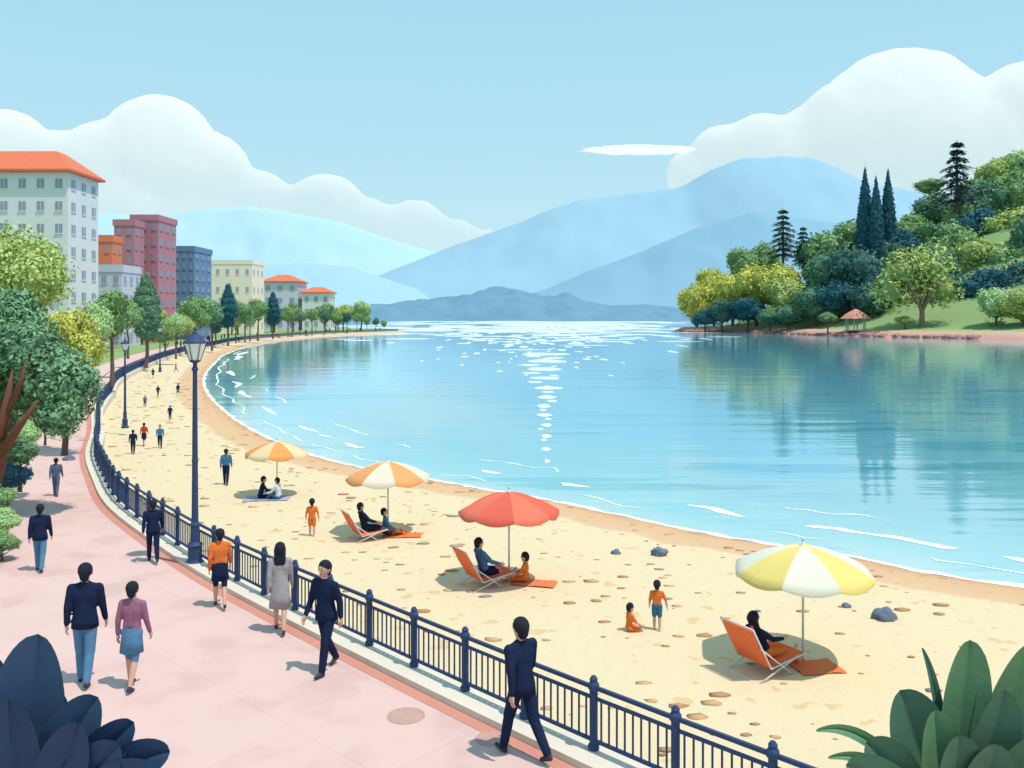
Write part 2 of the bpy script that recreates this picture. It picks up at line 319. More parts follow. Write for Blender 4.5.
cm=cloudmat('cloud_vapour',.0,.66,.12,.95,.46)
def remeshed(mb,vox,smooth_it=4):
    me=mb.mesh('tmp',[],True); o=bpy.data.objects.new('tmp',me); scene.collection.objects.link(o)
    r=o.modifiers.new('r','REMESH'); r.mode='VOXEL'; r.voxel_size=vox
    if smooth_it: s=o.modifiers.new('s','SMOOTH'); s.iterations=smooth_it; s.factor=.5
    dg=bpy.context.evaluated_depsgraph_get(); e=o.evaluated_get(dg); m=bpy.data.meshes.new_from_object(e)
    n=len(m.vertices); V=np.empty(n*3); m.vertices.foreach_get('co',V); V=V.reshape(-1,3)
    Fc=[tuple(p.vertices) for p in m.polygons]
    bpy.data.objects.remove(o); bpy.data.meshes.remove(m); bpy.data.meshes.remove(me); return V,Fc
def cloud(name,lobes,y,seed=0):
    mb=MB()
    for k,(u,v,r) in enumerate(lobes):
        c=A(u,v,y); rr=r/F*y; mb.ico((c[0],c[1]+random.uniform(-.1,.1)*rr,c[2]),(rr,rr*.5,rr),3)
    V,Fc=remeshed(mb,75,5)
    out=MB(); vs=[]
    for p in V:
        k=noise.fractal(Vector(p)*.0016+Vector((seed,0,0)),1,2,5)*38; vs.append((p[0],p[1]-k,p[2]+k*.6))
    out.add(vs,Fc); return out.obj(name,[cm])
cloud('cumulus_cloud',[(-60,170,70),(5,160,52),(60,175,45),(105,170,50),(155,157,64),(205,180,50),(262,205,34),(325,216,44),(370,235,36),(415,232,35),(455,245,28),(490,250,22),(120,230,60),(200,230,50),(20,220,60),(300,250,40)],12000,1)
cloud('cumulus_cloud',[(690,175,26),(725,160,38),(765,162,50),(810,150,45),(850,140,60),(910,150,105),(985,150,65),(1030,120,62),(1100,120,80),(850,210,60),(960,230,80),(1060,220,80),(760,210,40)],12000,5)
mb=MB(); c=A(640,150,11500); mb.ico(c,(53/F*11500,300,2.2/F*11500),4,0,.3,3,4); mb.obj('stratus_cloud',[cloudmat('thin_cloud',.4,.6,0,1,.62)])

# ---------------------------------------------------------------- trees
def crown(mb,lobes,nleaf,size,seed,core=.82):
    r=np.random.default_rng(seed)
    for k,(c,rad) in enumerate(lobes):
        rad=np.array(rad if isinstance(rad,(tuple,list)) else (rad,)*3,float)
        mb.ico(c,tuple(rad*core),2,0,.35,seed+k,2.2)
    vol=np.array([np.prod(np.array(l[1] if isinstance(l[1],(tuple,list)) else (l[1],)*3)**(.67)) for l in lobes]); vol/=vol.sum()
    for k,(c,rad) in enumerate(lobes):
        rad=np.array(rad if isinstance(rad,(tuple,list)) else (rad,)*3,float)
        n=int(nleaf*vol[k]); d=r.normal(size=(n,3)); d/=np.linalg.norm(d,axis=1)[:,None]
        rr=.72+.36*r.random(n)**1.2
        bumps=np.array([noise.noise(Vector(x)*2.6+Vector((seed*1.3+k,0,0))) for x in d]); rr*=1+.3*bumps
        keep=bumps>-.36; d=d[keep];rr=rr[keep];bumps=bumps[keep];n=len(d)
        p=np.array(c)+d*rad*rr[:,None]
        a=r.normal(size=(n,3)); nn=d+r.normal(size=(n,3))*.5; nn/=np.linalg.norm(nn,axis=1)[:,None]
        t=np.cross(nn,a); t/=np.linalg.norm(t,axis=1)[:,None]; q=np.cross(nn,t)
        s=size*(.6+.8*r.random(n))[:,None]
        vs=np.stack([p-t*s,p-q*s*.55,p+t*s,p+q*s*.55],1).reshape(-1,3)
        fs=np.arange(n*4).reshape(-1,4)
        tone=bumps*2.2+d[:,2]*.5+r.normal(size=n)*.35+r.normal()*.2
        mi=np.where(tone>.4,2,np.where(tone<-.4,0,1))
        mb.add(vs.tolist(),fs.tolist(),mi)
def branches(mb,base,top,r0,n,reach,seed,mi=3):
    rr=random.Random(seed); b=Vector(base); t=Vector(top); H=(t-b).length
    pts=[b.lerp(t,k/5)+Vector((rr.uniform(-1,1),rr.uniform(-1,1),0))*H*.015*(k>0) for k in range(6)]
    mb.tube([b-Vector((0,0,.1*r0))]+pts,[r0*1.5,r0*1.15,r0*.95,r0*.8,r0*.65,r0*.5,r0*.3],9,mi)
    for k in range(n):
        f=rr.uniform(.45,.92); s=b.lerp(t,f); a=2*math.pi*k/n+rr.uniform(-.4,.4)
        e=s+Vector((math.cos(a),math.sin(a),rr.uniform(.6,1.1)))*reach*rr.uniform(.5,.95)
        m=s.lerp(e,.5)+Vector((0,0,-.08*reach))
        mb.tube([s,m,e],[r0*.45,r0*.3,r0*.1],6,mi)
        e2=m+(e-m).length*Vector((math.cos(a+.8),math.sin(a+.8),.8))*.8; mb.tube([m,e2],[r0*.25,r0*.08],5,mi)
def round_lobes(seed,n=7):
    rr=random.Random(seed); L_=[((0,0,.05),(.72,.72,.74))]
    for k in range(n):
        a=2*math.pi*k/n+rr.uniform(-.3,.3); z=rr.uniform(-.35,.5)
        q=.52*math.sqrt(max(.1,1-z*z)); L_.append(((q*math.cos(a),q*math.sin(a),z),rr.uniform(.36,.5)))
    L_.append(((rr.uniform(-.1,.1),0,.5),.48)); return L_
DUM=foliage('leaf_base',(120,150,80))
UNIT=[]
for s in range(4):
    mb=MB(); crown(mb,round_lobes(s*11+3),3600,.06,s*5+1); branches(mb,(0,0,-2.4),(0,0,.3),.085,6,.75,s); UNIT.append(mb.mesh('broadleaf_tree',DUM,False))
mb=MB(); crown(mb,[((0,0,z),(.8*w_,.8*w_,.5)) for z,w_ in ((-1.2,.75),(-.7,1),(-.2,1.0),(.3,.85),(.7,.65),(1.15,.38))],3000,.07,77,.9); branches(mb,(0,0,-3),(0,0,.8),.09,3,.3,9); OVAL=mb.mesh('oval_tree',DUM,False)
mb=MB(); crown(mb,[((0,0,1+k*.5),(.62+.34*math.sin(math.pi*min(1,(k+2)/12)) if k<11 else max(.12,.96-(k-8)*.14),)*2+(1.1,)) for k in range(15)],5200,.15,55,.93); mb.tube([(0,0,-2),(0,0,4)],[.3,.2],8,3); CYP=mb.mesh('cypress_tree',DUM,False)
def pine_mesh(seed,sparse=1.0):
    mb=MB(); r=random.Random(seed); mb.tube([(0,0,-1),(0,0,5),(0,0,10)],[.28,.2,.04],8,3)
    lv=9
    for k in range(lv):
        z=2.2+k*.88; L_=(3.0*(1-k/lv)**.8+.35)*r.uniform(.8,1.1)
        nb=11
        for j in range(nb):
            a=2*math.pi*j/nb+r.uniform(-.3,.3)+k; l=L_*r.uniform(.7,1.1); dx,dy=math.cos(a),math.sin(a)
            tip=(dx*l,dy*l,z-.25*l+r.uniform(-.1,.1)); mb.tube([(0,0,z+.2),(dx*l*.5,dy*l*.5,z),tip],[.07,.05,.02],4,3)
            for q in range(int(26*sparse)):
                f=r.uniform(.15,1.05); px,py=dx*l*f,dy*l*f; pz=z+.2-.45*l*f*.8
                w_=.32*(1.15-f)+.14
                ox,oy=-dy*r.uniform(-1,1)*w_*1.6,dx*r.uniform(-1,1)*w_*1.6
                c=Vector((px+ox,py+oy,pz+r.uniform(-.15,.25))); t=Vector((dx+r.uniform(-.5,.5),dy+r.uniform(-.5,.5),-.25)).normalized(); sd_=t.cross(Vector((r.uniform(-.4,.4),r.uniform(-.4,.4),1))).normalized()
                s=.32
                mb.add([c-t*s,c-sd_*s*.42,c+t*s,c+sd_*s*.42],[(0,1,2,3)],r.choice((0,1,1,2)))
    return mb.mesh('pine_tree',DUM,False)
PINE=[pine_mesh(1),pine_mesh(5,.9)]
GR={'olive':foliage('olive_leaf',(176,190,112)),'yel':foliage('yellow_leaf',(196,196,96)),'mid':foliage('mid_leaf',(134,166,110)),'grey':foliage('grey_leaf',(120,154,118)),
    'dark':foliage('dark_leaf',(76,116,104)),'teal':foliage('teal_leaf',(52,100,112)),'deep':foliage('deep_leaf',(100,138,108)),'pale':foliage('pale_leaf',(176,204,142)),'navy':foliage('navy_leaf',(76,116,142))}
def inst(me,name,loc,scl,col,rz=None):
    o=bpy.data.objects.new(name,me); scene.collection.objects.link(o); o.location=loc; o.scale=scl; o.rotation_euler=(0,0,random.uniform(0,6.28) if rz is None else rz)
    for i,m in enumerate(GR[col]): o.material_slots[i].link='OBJECT'; o.material_slots[i].material=m
    return o

# ---- peninsula terrain
Pp=[(760,700),(300,560),(120,500),(84,452),(78,430),(90,408),(106,385),(121,322),(142,290),(152,264),(190,225),(420,150),(900,60)]
PC=catmull(Pp,14)
def inside_dist(x,y):
    d=np.sqrt(((PC-np.array([x,y]))**2).sum(1)); i=int(d.argmin()); i=min(max(i,1),len(PC)-2); t=PC[i+1]-PC[i-1]; nrm=(-t[1],t[0])
    s=(x-PC[i][0])*nrm[0]+(y-PC[i][1])*nrm[1]; return d[i]*(1 if s>0 else -1)
def hill_h(x,y):
    d=inside_dist(x,y)
    if d<0: return WZ+d*.25
    e=WZ+2.0*min(1,d/5)+ .02*d
    g=44*math.exp(-(((x-215)/48)**2+((y-385)/70)**2)) + 17*math.exp(-(((x-140)/26)**2+((y-410)/50)**2))
    return e+g*min(1,max(0,(d-10)/25))
mb=MB(); gx=np.concatenate([np.arange(60,260,2.5),np.arange(260,900,25)]); gy=np.concatenate([np.arange(200,470,3),np.arange(470,720,20)])
vs=[(x,y,hill_h(x,y)) for y in gy for x in gx]; n=len(gx)
mb.add(vs,[(j*n+i,j*n+i+1,(j+1)*n+i+1,(j+1)*n+i) for j in range(len(gy)-1) for i in range(n-1)])
pm=bpy.data.materials.new('headland_ground'); pm.use_nodes=True; nt=pm.node_tree;N=nt.nodes;L=nt.links; b=N['Principled BSDF']; b.inputs['Roughness'].default_value=.95
tc=N.new('ShaderNodeTexCoord'); sp=N.new('ShaderNodeSeparateXYZ'); L.new(tc.outputs['Object'],sp.inputs[0]); nz=N.new('ShaderNodeTexNoise'); nz.inputs['Scale'].default_value=.12; nz.inputs['Detail'].default_value=6; L.new(tc.outputs['Object'],nz.inputs[0])
ma=N.new('ShaderNodeMath'); ma.operation='MULTIPLY_ADD'; ma.inputs[1].default_value=1.5; L.new(nz.outputs[0],ma.inputs[0]); L.new(sp.outputs[2],ma.inputs[2])
mr=N.new('ShaderNodeMapRange'); mr.inputs[1].default_value=-.5; mr.inputs[2].default_value=3; L.new(ma.outputs[0],mr.inputs[0])
cr=N.new('ShaderNodeValToRGB'); E=cr.color_ramp.elements; E[0].position=0; E[0].color=(*lin(214,148,136,.7),1); E[1].position=.7; E[1].color=(*lin(232,184,160,.7),1)
for ps,cl in ((.8,lin(182,196,132,.68)),(1,lin(154,182,116,.68))): e=E.new(ps); e.color=(*cl,1)
L.new(mr.outputs[0],cr.inputs[0]); L.new(cr.outputs[0],b.inputs['Base Color'])
mb.obj('headland_hill',[pm])
mb=MB()
for i in range(60,118):
    for q in range(2):
        p=PC[min(i,len(PC)-1)]+np.array([random.uniform(-1,2.5),random.uniform(-1,2.5)]); mb.ico((p[0],p[1],WZ+.2),(random.uniform(1,2.6),random.uniform(.8,1.6),random.uniform(.5,1.2)),2,0,.5,i*2+q,1.6)
mb.obj('shore_rocks',[mat('pink_rock',lin(208,146,136,.68),.9,.2,.6,.4,3)])
def htree(u,v,rx,rz,y,col,k=None):
    x,yy,z=A(u,v,y); s=rx/F*y; inst(UNIT[k if k is not None else random.randrange(4)],'broadleaf_tree',(x,yy,z),(s*1.06,s*1.06,rz/F*y*1.06),col)
for t in [(697,305,20,22,425,'yel'),(714,290,20,22,432,'yel'),(733,300,22,24,415,'yel'),(756,290,26,26,405,'yel'),(780,288,24,24,395,'yel'),(742,268,18,20,440,'mid'),(764,262,16,20,445,'mid'),
    (722,314,16,14,400,'dark'),(748,312,18,14,392,'teal'),(705,319,14,9,402,'teal'),(790,300,24,22,385,'olive'),
    (822,262,28,30,400,'mid'),(848,250,30,28,405,'mid'),(830,285,30,34,380,'deep'),(858,285,34,38,370,'dark'),(815,306,22,18,366,'deep'),(790,316,16,11,370,'deep'),(835,300,22,18,360,'teal'),(872,302,24,22,352,'dark'),
    (880,265,28,30,390,'dark'),(905,255,26,26,392,'teal'),(770,318,14,9,376,'deep'),
    (912,232,26,18,430,'mid'),(938,212,26,20,440,'deep'),(965,226,28,24,415,'mid'),(930,188,16,9,450,'mid'),
    (950,250,32,28,385,'mid'),(985,235,32,28,385,'teal'),(1012,235,30,26,375,'olive'),(990,205,28,26,420,'deep'),(1018,195,26,26,415,'mid'),(1000,180,24,22,445,'olive'),(1028,176,24,26,440,'pale'),(975,196,20,18,445,'mid'),(1050,190,35,40,430,'mid'),
    (940,275,30,28,365,'deep'),(975,268,32,28,362,'olive'),(1010,268,32,26,355,'mid'),(955,296,26,24,345,'dark'),(985,294,30,26,338,'teal'),(1020,290,30,30,335,'dark'),(1050,250,40,50,350,'deep'),(885,290,22,24,356,'teal'),
    (996,306,20,18,300,'pale'),(1022,308,22,18,292,'olive'),(1080,280,40,45,310,'mid'),(905,321,10,5,318,'olive'),(828,318,9,6,335,'mid')]: htree(*t)
for (u,vt,vb,y) in ((865,166,262,385),(876,175,262,380),(888,168,262,388)):
    x,yy,z=A(u,vb,y); h=(vb-vt)/F*y; s=h/9.0; inst(CYP,'cypress_tree',(x,yy,z),(s*.78,s*.78,s),'teal')
for (u,vt,vb,y,k,c) in ((783,208,268,400,0,'dark'),(803,226,272,398,1,'teal'),(957,140,218,410,1,'teal')):
    x,yy,z=A(u,vb,y); h=(vb-vt)/F*y; s=h/10; inst(PINE[k],'pine_tree',(x,yy,z),(s*.9,)*2+(s,),c)
mb=MB(); x,y,_=G(922,331,1.2); k=1/F*y
crown(mb,[((px*k,py*k,pz*k),r_*k) for px,py,pz,r_ in ((-30,0,42,22),(-10,8,55,27),(10,0,62,24),(18,-8,42,18),(-22,-6,62,20),(-8,-5,72,16),(0,20,48,20))],3000,.75,31,.5)
for a_,b_ in (((0,0,28),(-34,0,48)),((0,0,28),(-14,-10,72)),((0,0,25),(14,-12,64)),((-14,-6,40),(-30,-14,64)),((5,-6,40),(24,-10,48)),((0,0,20),(-24,-22,52)),((0,0,22),(10,-24,56))): mb.tube([tuple(q*k for q in a_),tuple((a_[i]+b_[i])/2*k+(.4 if i==2 else 0) for i in range(3)),tuple(q*k for q in b_)],[1.9*k,1.4*k,.5*k],6,3)
mb.tube([(0,0,-3),(0,0,14*k),(0,0,30*k)],[3.4*k,2.6*k,2*k],9,3)
mb.obj('shade_tree',[GR['olive'][0],GR['olive'][1],GR['olive'][2],mat('pale_bark',(.3,.2,.14),.9,.2,3)],False,loc=(x,y,.6))
x,y=124.5,326; e=empty('garden_gazebo',(x,y,hill_h(x,y)-.1)); mb=MB()
for a_ in range(6): mb.tube([(3.4*math.cos(a_*1.047),3.4*math.sin(a_*1.047),0),(3.4*math.cos(a_*1.047),3.4*math.sin(a_*1.047),4.6)],[.22,.22],6)
mb.lathe([(4,0),(4,.4)],6); mb.obj('posts',[mat('pale_wood',(.5,.42,.34))],False,e)
mb=MB(); mb.lathe([(5.6,4.3),(5.3,4.7),(3.8,6.0),(1.6,7.2),(.2,7.9)],6); mb.obj('roof',[mat('pink_roof',lin(232,160,140,.7),.8)],False,e)

# ---------------------------------------------------------------- promenade trees (left)
def gtree(u,vb,vt,wpx,col,k=None,name='broadleaf_tree'):
    x,y,_=G(u,vb,0); h=(vb-vt)/F*y; w_=wpx/F*y/2
    if k=='oval':
        s=h/(3+1.6); inst(OVAL,'oval_tree',(x,y,s*3),(w_/.8,w_/.8,s),col)
    else:
        rz=min(h*.36,w_*1.15); inst(UNIT[random.randrange(4)],name,(x,y,h-rz),(w_,w_,rz),col)
for t in [(112,395,288,50,'mid'),(92,398,300,44,'pale'),(146,368,275,32,'deep','oval'),(128,378,300,30,'mid'),(176,362,312,24,'pale'),(165,358,320,26,'mid'),(196,352,294,38,'mid'),(212,350,300,26,'grey'),
          (228,346,284,19,'teal','oval'),(216,345,306,14,'dark','oval'),(245,344,303,20,'mid'),(258,341,298,22,'mid'),(273,339,292,15,'teal','oval'),(288,337,306,16,'mid'),(300,336,308,14,'grey'),(312,335,308,14,'mid'),(325,334,308,13,'deep'),
          (336,333.5,311,11,'mid'),(347,333,312,11,'dark'),(357,332.5,313,10,'mid'),(367,332,316,9,'mid'),(376,331.5,317,8,'deep'),(384,331.5,320,7,'mid'),(186,354,315,20,'olive'),(236,344,312,16,'olive'),(250,341,312,15,'pale')]:
    gtree(*t)
for i in range(44):
    y=random.uniform(90,420); x=float(np.interp(y,LC[:,1],LC[:,0]))-random.uniform(4,26)-y*.02; r_=random.uniform(2.2,3.6)*(.7+y/500)
    inst(UNIT[i%4],'broadleaf_tree',(x,y,r_*1.5),(r_,r_,r_*1.05),random.choice(['mid','pale','olive','deep','grey']))
def bigtree(name,lobes,base,top,r0,nleaf,size,col,seed,bark,nb=7,core=.8):
    mb=MB(); crown(mb,lobes,nleaf,size,seed,core); branches(mb,base,top,r0,nb,(Vector(top)-Vector(base)).length*.4,seed)
    f=GR[col]; return mb.obj(name,[f[0],f[1],f[2],bark],False)
barkr=mat('red_brown_bark',(.2,.07,.045),.9,.3,4,.6); barkb=mat('brown_bark',(.11,.07,.05),.9,.3,4,.6)
def lob(y,l): return [(A(u,v,y+dy),r/F*y) for u,v,r,dy in l]
bigtree('broadleaf_tree',lob(46,[(15,262,34,0),(35,280,32,-1),(-5,285,38,1),(12,300,34,-1),(-25,260,40,0),(40,262,24,1)]),(-25.5,46,0),(-25.3,46,7.5),.22,12000,.11,'olive',12,barkb)
bigtree('broadleaf_tree',lob(38,[(72,335,24,0),(85,350,18,-.5),(60,352,22,.5),(58,328,16,0)]),(-18.9,38,0),(-18.8,38,5),.12,6000,.08,'yel',13,barkb)
y=26.5
GR['deep2']=foliage('shade_leaf',(112,148,112),1.05)
bt=bigtree('broadleaf_tree',lob(y,[(0,325,36,.3),(28,350,34,0),(52,375,34,.2),(70,392,28,0),(60,415,22,-.3),(35,395,24,.8),(-15,350,44,.8),(-20,400,40,1.4),(20,312,22,.5),(85,380,14,0)]),(-16.6,y,0),(-15.2,y,4.6),.2,21000,.075,'deep2',14,barkr,3,.72)
mb=MB()
for pts,rd in (([A(-18,520,26),A(-2,462,25.6),A(2,430,25.4),A(12,372,25)],[.27,.22,.16,.03]),([A(0,455,25.5),A(18,428,25.2),A(38,400,25)],[.16,.11,.03]),([A(1,440,25.4),A(-12,400,25.2),A(-20,360,25)],[.13,.1,.03]),([A(6,415,25.3),A(20,385,25),A(26,362,24.9)],[.09,.07,.02])):
    mb.tube(pts,rd,9)
mb.obj('front_limbs',[barkr],True,bt)
def bush(u,v,rpx,y,col,k=0.75):
    x,yy,z=A(u,v,y); s=rpx/F*y; inst(UNIT[random.randrange(4)],'garden_bush',(x,yy,max(z,.25*s)),(s,s,s*k),col)
for t in [(8,480,24,27,'navy'),(20,452,22,29,'grey'),(28,436,16,33,'pale'),(3,520,18,22.5,'pale'),(2,542,18,21.5,'mid'),(-6,500,22,24,'mid'),(-25,560,26,21,'deep'),(45,420,14,40,'mid'),(60,405,13,46,'deep'),(76,398,12,54,'mid')]: bush(*t)
# big-leaf foreground plants
def leaf(mb,base,ctrl,tip,wid,mi,n=20,pw=.75,ex=.55):
    b,c,t=Vector(base),Vector(ctrl),Vector(tip); vs=[]
    for i in range(n+1):
        s=i/n; s=1-(1-s)**1.5
        p=b*(1-s)**2+c*2*s*(1-s)+t*s*s; tg=((c-b)*(1-s)+(t-c)*s).normalized()
        sd_=tg.cross(Vector((.15,-1,.45))).normalized(); up=sd_.cross(tg)
        w_=wid*(max(0,math.sin(math.pi*min(1,s**pw)))**ex)*.5+.012
        if i==n: w_=.004
        for q in (-1,-.5,-.06,0,.06,.5,1): vs.append(p+sd_*w_*q+up*((abs(q)**1.5)*w_*.28-(.012 if q==0 else 0)))
    mb.add(vs,[(i*7+j,i*7+j+1,(i+1)*7+j+1,(i+1)*7+j) for i in range(n) for j in range(6)],mi)
def leafm(name,rgb,k=.8): return mat(name,lin(*rgb,k),.6,.16,2.5,.12,9,spec=.25)
mb=MB(); B=A(22,900,9)
for u,v,wd,cu,cv,y in ((38,634,.72,24,760,9),(-18,650,.6,0,760,9.2),(98,697,.55,50,760,8.9),(134,722,.45,70,780,8.8),(170,752,.42,100,760,8.7),(78,722,.5,55,800,8.6),(8,700,.6,10,790,8.7),(-40,700,.6,-20,780,9),(160,778,.5,90,780,8.5),(58,690,.5,40,780,9.3),(120,745,.5,70,790,8.6)):
    leaf(mb,B,A(cu,cv,y),A(u,v,y),wd,random.choice((0,0,1)),pw=1.6,ex=.5)
mb.obj('broadleaf_plant',[leafm('navy_plant_leaf',(44,68,102)),leafm('navy_plant_leaf_pale',(56,84,116))])
mb=MB(); B=A(950,850,11)
for u,v,wd,cu,cv,y,mi,pw in ((970,640,.62,958,740,11,1,1.6),(1030,645,.6,1000,740,11.2,1,1.5),(900,690,.8,925,770,10.9,0,1.8),(1005,690,.6,985,780,10.7,0,1.5),(1045,690,.6,1010,780,10.8,0,1.5),(922,648,.12,945,700,11,0,1),(985,655,.1,975,740,11,0,1),
        (816,731,.15,880,712,10.8,1,1),(828,758,.14,890,742,10.7,1,1),(866,742,.6,900,780,10.6,0,1.6),(935,710,.55,940,790,10.5,1,1.6),(1045,735,.5,1000,790,10.5,0,1.3),(846,765,.55,900,790,10.4,0,1.5),(960,735,.6,955,800,10.3,0,1.7),(1000,745,.6,975,800,10.3,0,1.6)):
    leaf(mb,B,A(cu,cv,y),A(u,v,y),wd,mi,pw=pw,ex=.5 if wd>.3 else .8)
mb.obj('broadleaf_plant',[leafm('green_plant_leaf',(80,118,96)),leafm('green_plant_leaf_pale',(104,146,106))])

# ---------------------------------------------------------------- buildings
glass=mat('window_glass',lin(172,180,202,.68),.25,.1,1,spec=.5)
def building(name,u0,u1,vtop,y,depth,wall,roof,floors,cols,scols,roofm=None,wf=(.38,.42)):
    x0=(u0-512)/F*y; x1=(u1-512)/F*y; h=CAMH+(HZ-vtop)/F*y; e=empty(name,((x0+x1)/2,y+depth/2,0)); W=x1-x0
    mb=MB(); mb.box((0,0,h/2-.5),(W,depth,h+1)); mb.obj('walls',[wall],False,e)
    fh=h/floors; g=MB(); fr=MB(); ww=W/cols; dw=depth/scols
    for f in range(floors):
        z=fh*(f+.5)
        for c_ in range(cols):
            x=-W/2+ww*(c_+.5); sx,sz=ww*wf[0],fh*wf[1]
            g.box((x,-depth/2-.02,z),(sx,.08,sz))
            fr.box((x,-depth/2-.06,z-(sz/2+.08)),(sx+.3,.16,.14)); fr.box((x,-depth/2-.05,z),(.08,.12,sz-.02))
        for c_ in range(scols):
            yv=-depth/2+dw*(c_+.5); sy,sz=dw*wf[0],fh*wf[1]
            g.box((W/2+.02,yv,z),(.08,sy,sz))
            fr.box((W/2+.06,yv,z-(sz/2+.08)),(.16,sy+.3,.14)); fr.box((W/2+.05,yv,z),(.12,.08,sz-.02))
    g.obj('windows',[glass],False,e); fr.obj('window_frames',[wall],False,e)
    if roof=='hip':
        mb=MB(); o_=.9; rh=min(4.2,W*.22); a=W/2+o_; b_=depth/2+o_; k=min(a,b_)*.75
        mb.add([(-a,-b_,h),(a,-b_,h),(a,b_,h),(-a,b_,h),(-a,-b_,h+.4),(a,-b_,h+.4),(a,b_,h+.4),(-a,b_,h+.4),(-a+k,-b_+k,h+rh),(a-k,-b_+k,h+rh),(a-k,b_-k,h+rh),(-a+k,b_-k,h+rh)],
               [(3,2,1,0),(0,1,5,4),(1,2,6,5),(2,3,7,6),(3,0,4,7),(4,5,9,8),(5,6,10,9),(6,7,11,10),(7,4,8,11),(8,9,10,11)])
        mb.obj('roof',[roofm],False,e)
    else:
        mb=MB()
        for (cx,cy,sx,sy) in ((0,-depth/2,W+.6,.3),(0,depth/2,W+.6,.3),(-W/2,0,.3,depth-.32),(W/2,0,.3,depth-.32)): mb.box((cx,cy,h+.35),(sx,sy,1.5))
        mb.obj('roof_parapet',[roofm or wall],False,e)
orange=mat('terracotta_roof',lin(244,130,92,.74),.8,.12,1.5,.3)
white=mat('white_render',lin(236,232,232,.88),.85,.05,.3); red=mat('pink_red_render',lin(200,134,146,.86),.85,.06,.3); blue=mat('blue_render',lin(116,144,178,.84),.85,.06,.3)
cream=mat('cream_render',lin(254,234,214,.9),.85,.05,.3); lil=mat('lilac_render',lin(216,212,228,.88),.85,.05,.3); orr=mat('orange_render',lin(244,136,98,.86),.85,.06,.3)
building('apartment_block',-60,68,172,150,11,white,'hip',8,7,3,orange)
building('red_apartment_block',131,158,219,222,12,red,'flat',8,3,3)
building('red_office_block',114,134,224,214,6,red,'flat',8,2,2)
building('orange_house',92,112,240,196,5,orr,'flat',6,2,2)
building('lilac_apartment_block',98,122,270,184,9,lil,'flat',4,2,3)
building('blue_office_block',174,194,250,242,14,blue,'flat',8,3,3)
building('cream_apartment_block',203,252,263,330,16,cream,'flat',4,5,3,wf=(.3,.3))
building('orange_roof_house',262,298,282,430,18,lil,'hip',4,3,3,orange)
building('white_house',302,330,293,430,12,white,'hip',3,3,2,orange)

# ---------------------------------------------------------------- fence
def arclen(C): return np.concatenate([[0],np.cumsum(np.linalg.norm(np.diff(C,axis=0),axis=1))])
FD=catmull(Fp,40); AL=arclen(FD)
def fpt(s): return np.array([np.interp(s,AL,FD[:,0]),np.interp(s,AL,FD[:,1])])
navy=mat('navy_painted_iron',lin(52,72,110,.88),.6,.15,6,.1,30,spec=.25)
i0=AL[int(np.argmin(np.abs(FD[:,0]-1.08)+np.abs(FD[:,1]-11.9)))]
mb=MB(); s=i0-1.3*8; zb=.1
while s<AL[-1]-1.4:
    p=fpt(s); q=fpt(s+1.3); d=q-p; ang=math.atan2(d[1],d[0]); M=Matrix.Rotation(ang,3,'Z'); far=p[1]
    L1=np.linalg.norm(d); c=(p+q)/2; k=1 if far<90 else 1.0+min(1.2,(far-90)/150)
    if far<120:
        mb.lathe([(.075,0),(.075,.06),(.055,.08),(.055,.78),(.075,.8),(.075,.86),(.05,.9),(.055,.93),(.03,.97)],10 if far<40 else 6,0,(p[0],p[1],zb))
    else: mb.box((p[0],p[1],zb+.45),(.1*k,.1*k,.95),0,M)
    for z,h in ((.82,.05),(.68,.035),(.12,.04)): mb.box((c[0],c[1],zb+z),(L1-.08,.045*k,h*k),0,M)
    if far<70:
        nb=9
        for j in range(1,nb+1):
            t=p+d*j/(nb+1); mb.box((t[0],t[1],zb+.4),(.02,.02,.52),0,M)
    elif far<150:
        for j in range(1,5): t=p+d*j/5; mb.box((t[0],t[1],zb+.4),(.03,.03,.52),0,M)
    s+=1.3
mb.obj('promenade_railing',[navy],False)

# ---------------------------------------------------------------- street lamps
lampglass=mat('lantern_glass',(.9,.89,.82),.35,.03,2,spec=.5)
def lamp(x,y,h,z=0):
    e=empty('street_lamp',(x,y,z)); s=h/6.0; mb=MB()
    mb.lathe([(r*s,zz*s) for r,zz in ((.24,0),(.24,.1),(.19,.14),(.17,.2),(.17,.5),(.2,.54),(.12,.62),(.11,1.0),(.13,1.04),(.085,1.12),(.07,2.6),(.085,2.64),(.07,2.7),(.055,4.9),(.09,4.95),(.05,5.02),(.05,5.1),(.13,5.14),(.13,5.18))],14)
    mb.lathe([(r*s,zz*s) for r,zz in ((.29,5.6),(.3,5.63),(.18,5.74),(.1,5.82),(.07,5.84),(.06,5.88),(.02,5.93),(.035,5.97),(.008,6.03))],14)
    for k in range(6):
        a=k*math.pi/3+.3; mb.tube([(.13*s*math.cos(a),.13*s*math.sin(a),5.16*s),(.28*s*math.cos(a),.28*s*math.sin(a),5.61*s)],[.011*s]*2,5)
    mb.obj('post',[navy],False,e)
    g=MB(); g.lathe([(.125*s,5.18*s),(.27*s,5.6*s)],6)
    g.obj('lantern',[lampglass],False,e)
x,y,_=G(195,566); lamp(x,y,6.03*.925,.0)
x,y,_=G(125,428); lamp(x,y,90/F*y)
x,y,_=G(97,442); lamp(x,y,70/F*y)
for u,v in ((160,372),(196,352),(236,341)):
    x,y,_=G(u,v); lamp(x,y,5.0)

